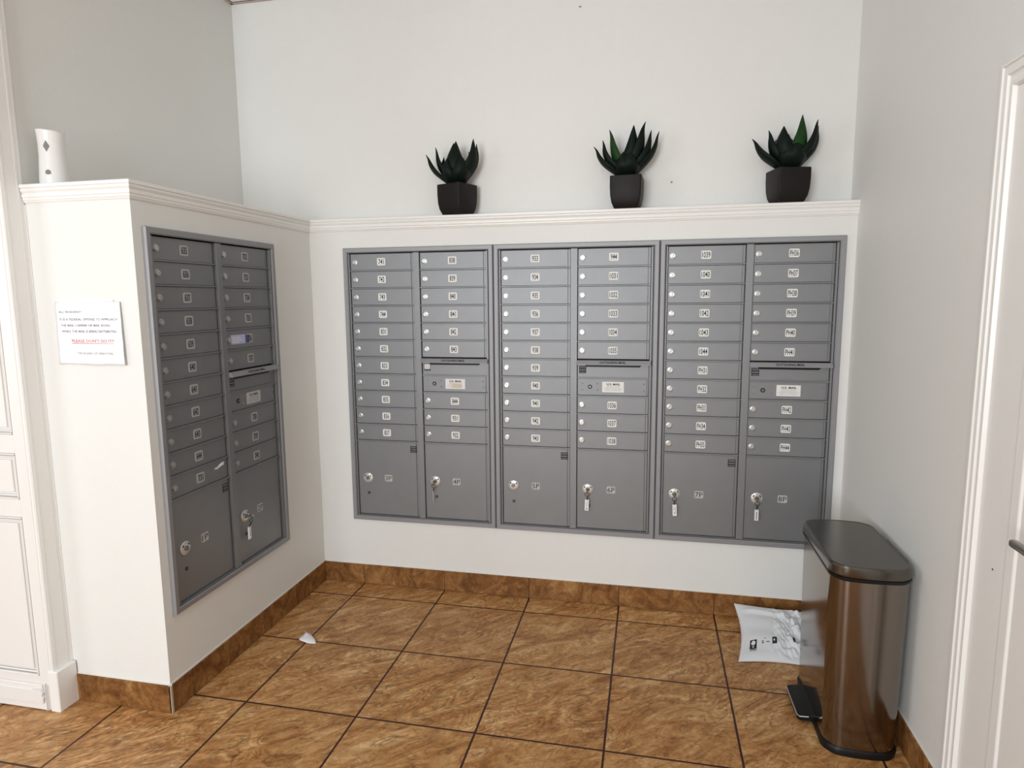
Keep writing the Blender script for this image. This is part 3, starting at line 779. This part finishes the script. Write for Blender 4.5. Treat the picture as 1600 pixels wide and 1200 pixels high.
# ------------------------------------------------------------------ step trash can
BX0, BX1, BY0, BY1 = 2.358, 2.613, -.945, -.485
cxb, cyb = (BX0+BX1)/2, (BY0+BY1)/2
tc_ = empty('trash_can', (cxb, cyb, 0), 0, 'tall brushed steel pedal trash can standing against the right wall', 'trash can')
hw, hd = (BX1-BX0)/2, (BY1-BY0)/2
def rrect(hw, hd, rc, n=8, bulge=0):
    pts = []
    for sx, sy, a0_ in ((1, 1, 0), (-1, 1, 90), (-1, -1, 180), (1, -1, 270)):
        for q in range(n+1):
            a = math.radians(a0_+q*90/n); pts.append((sx*(hw-rc)+rc*math.cos(a), sy*(hd-rc)+rc*math.sin(a)))
    return pts
def loft(bm, secs, mi=0, top=True, bot=True):
    rings = []
    for pts, z in secs: rings.append([bm.verts.new((x, y, (z(x, y) if callable(z) else z))) for x, y in pts])
    for A, B in zip(rings, rings[1:]):
        nn = len(A)
        for k in range(nn): bm.faces.new((A[k], A[(k+1) % nn], B[(k+1) % nn], B[k])).material_index = mi
    if bot: bm.faces.new(rings[0][::-1]).material_index = mi
    if top: bm.faces.new(rings[-1]).material_index = mi
HT = .027      # body height above the pedal-bin base size
def bow(pts, k, hw_, hd_):
    """front and back faces bow out a little"""
    return [(x, y*(1+0)+(k*(1-(x/hw_)**2) if y > hd_*.97 else (-k*(1-(x/hw_)**2) if y < -hd_*.97 else 0))) for x, y in pts]
def rr2(ins, rc, k=.016):
    pts = []
    h_, d_ = hw-ins, hd-ins
    base = rrect(h_, d_, rc)
    out = []
    n_ = len(base)
    for i_ in range(n_):
        a_, c_ = base[i_], base[(i_+1) % n_]
        out.append(a_)
        if abs(a_[1]-c_[1]) < 1e-6 and abs(a_[0]-c_[0]) > .02:
            for q in range(1, 12): out.append((a_[0]+(c_[0]-a_[0])*q/12, a_[1]))
    res = []
    for x, y in out:
        f_ = max(0, 1-(x/h_)**2)
        res.append((x, y+math.copysign(k*f_*min(1, max(0, (abs(y)-(d_-rc))/rc)), y)))
    return res
bm = bm_new(); loft(bm, [(rr2(.012, .05), .025), (rr2(.008, .05), .3), (rr2(.005, .05), .600+HT)]); obj('body', bm, M['steel'], tc_, smooth=50)
bm = bm_new(); loft(bm, [(rr2(.008, .05), .0), (rr2(.006, .05), .02), (rr2(.010, .05), .027)]); obj('base', bm, M['black'], tc_, smooth=50)
bm = bm_new(); loft(bm, [(rr2(.003, .05), .598+HT), (rr2(0, .05), .602+HT), (rr2(0, .05), .610+HT), (rr2(.006, .05), .612+HT)])
box(bm, hw-.02, hw+.014, -.13, .10, .565+HT, .636+HT, 0, .008, 2)
obj('rim', bm, M['black'], tc_, smooth=50)
bm = bm_new(); loft(bm, [(rr2(.001, .05), .6125+HT), (rr2(-.001, .05), .618+HT), (rr2(.001, .05), .642+HT), (rr2(.005, .048), .6475+HT), (rr2(.009, .045), .649+HT), (rr2(.011, .043), .6475+HT), (rr2(.018, .04), .6475+HT)]); obj('lid', bm, M['lid'], tc_, smooth=30)
bm = bm_new()
pp = [(-hw-.040, -.105), (-hw-.047, -.095), (-hw-.050, .080), (-hw-.043, .092), (-hw+.03, .092), (-hw+.03, -.105)]
ptop = [bm.verts.new((x, y+.02, .032+(.010 if x > -hw-.02 else 0))) for x, y in pp]; pbot = [bm.verts.new((x, y+.02, .014)) for x, y in pp]
bm.faces.new(ptop); bm.faces.new(pbot[::-1])
for i in range(len(pp)): bm.faces.new((ptop[i], pbot[i], pbot[(i+1) % len(pp)], ptop[(i+1) % len(pp)]))
pdl = obj('pedal', bm, M['black'], tc_)
bv = pdl.modifiers.new('b', 'BEVEL'); bv.width = .003; bv.segments = 2
bm = bm_new()
tube(bm, [(-hw-.0505, .098, .0315), (-hw-.0475, -.075, .0315), (-hw-.040, -.086, .0315), (-hw-.010, -.0865, .033)], .0018, 6); obj('pedal_edge', bm, M['silver2'], pdl)

# ------------------------------------------------------------------ poly mailer leaning on the floor against the back baseboard
bm = bm_new()
nu, nv = 120, 90
# outline measured on the floor plane: u runs right, v runs away from the viewer
def outline(s, t):
    # four corners (x, y) with concave sides, pillow like
    x = (2.152*(1-t)+2.178*t)*(1-s)+(2.495*(1-t)+2.525*t)*s
    y = (-.425*(1-t)-.035*t)*(1-s)+(-.415*(1-t)-.07*t)*s
    x += .022*math.sin(PI*t)*(1-s)**2-.018*math.sin(PI*t)*s**2
    y += .022*math.sin(PI*s)*(1-t)**2-.020*math.sin(PI*s)*t**2
    return x, y
random.seed(3)
wr = [(random.uniform(0, 2*PI), random.uniform(8, 26), random.uniform(0, 6)) for _ in range(9)]
def mailer_z(s, t):
    e = min(s, 1-s, t, 1-t)
    pil = (max(0, math.sin(PI*s))**.55)*(max(0, math.sin(PI*t))**.55)
    z = .050*pil + .078*t**1.2
    k = 0
    for a, fq, ph in wr: k += abs(math.sin(fq*(math.cos(a)*s+math.sin(a)*t)+ph))
    z += .0062*(k/9-.6)*4*max(.0, min(1, (s-.35)/.4))*min(1, e*9)
    z += .030*max(0, (s-.42))*(math.sin(24*(s+.7*t)))*min(1, e*7)+.016*max(0, s-.45)*math.sin(41*(.5*s-t))*min(1, e*7)
    q = max(0, min(1, (s-.38)/.25))*min(1, e*8)
    z += q*.010*(abs(math.sin(13*s+9*t+2.2*math.sin(7*t)))**.6-.6) + q*.007*(abs(math.sin(31*t-12*s+1.8*math.sin(9*s)))**.6-.6) + q*.004*(abs(math.sin(47*s+29*t))-.6)
    z += .0022*math.sin(21*t+5*s)*min(1, e*8)
    z += .014*math.exp(-((t-.78+.25*(s-.3))/.045)**2)*min(1, e*8)*(1 if s > .2 else s/.2)
    return z
tops = {}
for i in range(nu+1):
    for j in range(nv+1):
        s, t = i/nu, j/nv; x, y = outline(s, t)
        tops[i, j] = bm.verts.new((x, y, .005+max(0, mailer_z(s, t))))
bots = {(i, j): (bm.verts.new((tops[i, j].co.x, tops[i, j].co.y, .002+.070*(j/nv)**1.2)) if 0 < i < nu and 0 < j < nv else tops[i, j]) for i in range(nu+1) for j in range(nv+1)}
for i in range(nu):
    for j in range(nv):
        bm.faces.new((tops[i, j], tops[i+1, j], tops[i+1, j+1], tops[i, j+1]))
        try: bm.faces.new((bots[i, j], bots[i, j+1], bots[i+1, j+1], bots[i+1, j]))
        except Exception: pass
def on_mail(s, t, off=.0012):
    x, y = outline(s, t); return Vector((x, y, .005+max(0, mailer_z(s, t))+off))
ml = tag(obj('poly_mailer', bm, M['mailer'], smooth=True), 'crumpled white plastic mailer bag on the floor beside the trash can', 'parcel')
bm = bm_new()
def mpatch(s0, s1, t0, t1, mi, n=6):
    g_ = [[bm.verts.new(on_mail(s0+(s1-s0)*i/n, t0+(t1-t0)*j/n, .0012+.0006*mi)) for j in range(n+1)] for i in range(n+1)]
    for i in range(n):
        for j in range(n): bm.faces.new((g_[i][j], g_[i+1][j], g_[i+1][j+1], g_[i][j+1])).material_index = mi
def mblob(cs, ct, rs, rt, mi, ph=0, k=12, off=.0022):
    c = bm.verts.new(on_mail(cs, ct, off)); vs = [bm.verts.new(on_mail(cs+rs*math.cos(2*PI*q/k+ph), ct+rt*math.sin(2*PI*q/k+ph), off)) for q in range(k)]
    for q in range(k): bm.faces.new((vs[q], vs[(q+1) % k], c)).material_index = mi
mpatch(.125, .215, .145, .27, 0); mblob(.17, .225, .028, .032, 1); mblob(.17, .172, .014, .010, 1)
mpatch(.13, .215, .115, .135, 2)
mpatch(.42, .48, .20, .29, 0)
mpatch(.285, .292, .215, .245, 0); mpatch(.285, .305, .208, .216, 0); mpatch(.298, .305, .215, .245, 0); mpatch(.315, .33, .27, .28, 0); mpatch(.34, .385, .222, .231, 0); mpatch(.69, .72, .22, .30, 0)
mblob(.445, .245, .012, .02, 1, 0, 4)
obj('print_marks', bm, [M['ink'], M['mailer'], M['greyink']], ml)

# ------------------------------------------------------------------ scrap of paper on the floor
bm = bm_new()
P_ = {}
for i in range(11):
    for j in range(7):
        s, t = i/10, j/6-.5
        w_ = .058*max(0, math.sin(PI*(.03+.97*s)**.5))**.75
        x = .095*s; y = t*w_; z = .002+.022*(1-s)**1.5*(1+.8*t)*.5+.007*math.sin(PI*s)*(1-3.2*t*t)+.004*math.sin(9*s+3*t)*s*(1-s)*4*.5
        P_[i, j] = bm.verts.new((x, y, max(.0015, z)))
for i in range(10):
    for j in range(6): bm.faces.new((P_[i, j], P_[i+1, j], P_[i+1, j+1], P_[i, j+1]))
for q in (.006, .018): prism(bm, [(q, .008), (q+.002, .036), (q+.007, .008)], .010, .0106)
ps = tag(obj('paper_scrap', bm, M['paper'], smooth=True), 'small torn white paper scrap lying on the floor tiles', 'paper scrap')
ps.location = (.205, -.605, .0); ps.rotation_euler = (0, 0, math.radians(-22))
sm = ps.modifiers.new('s', 'SOLIDIFY'); sm.thickness = .0006
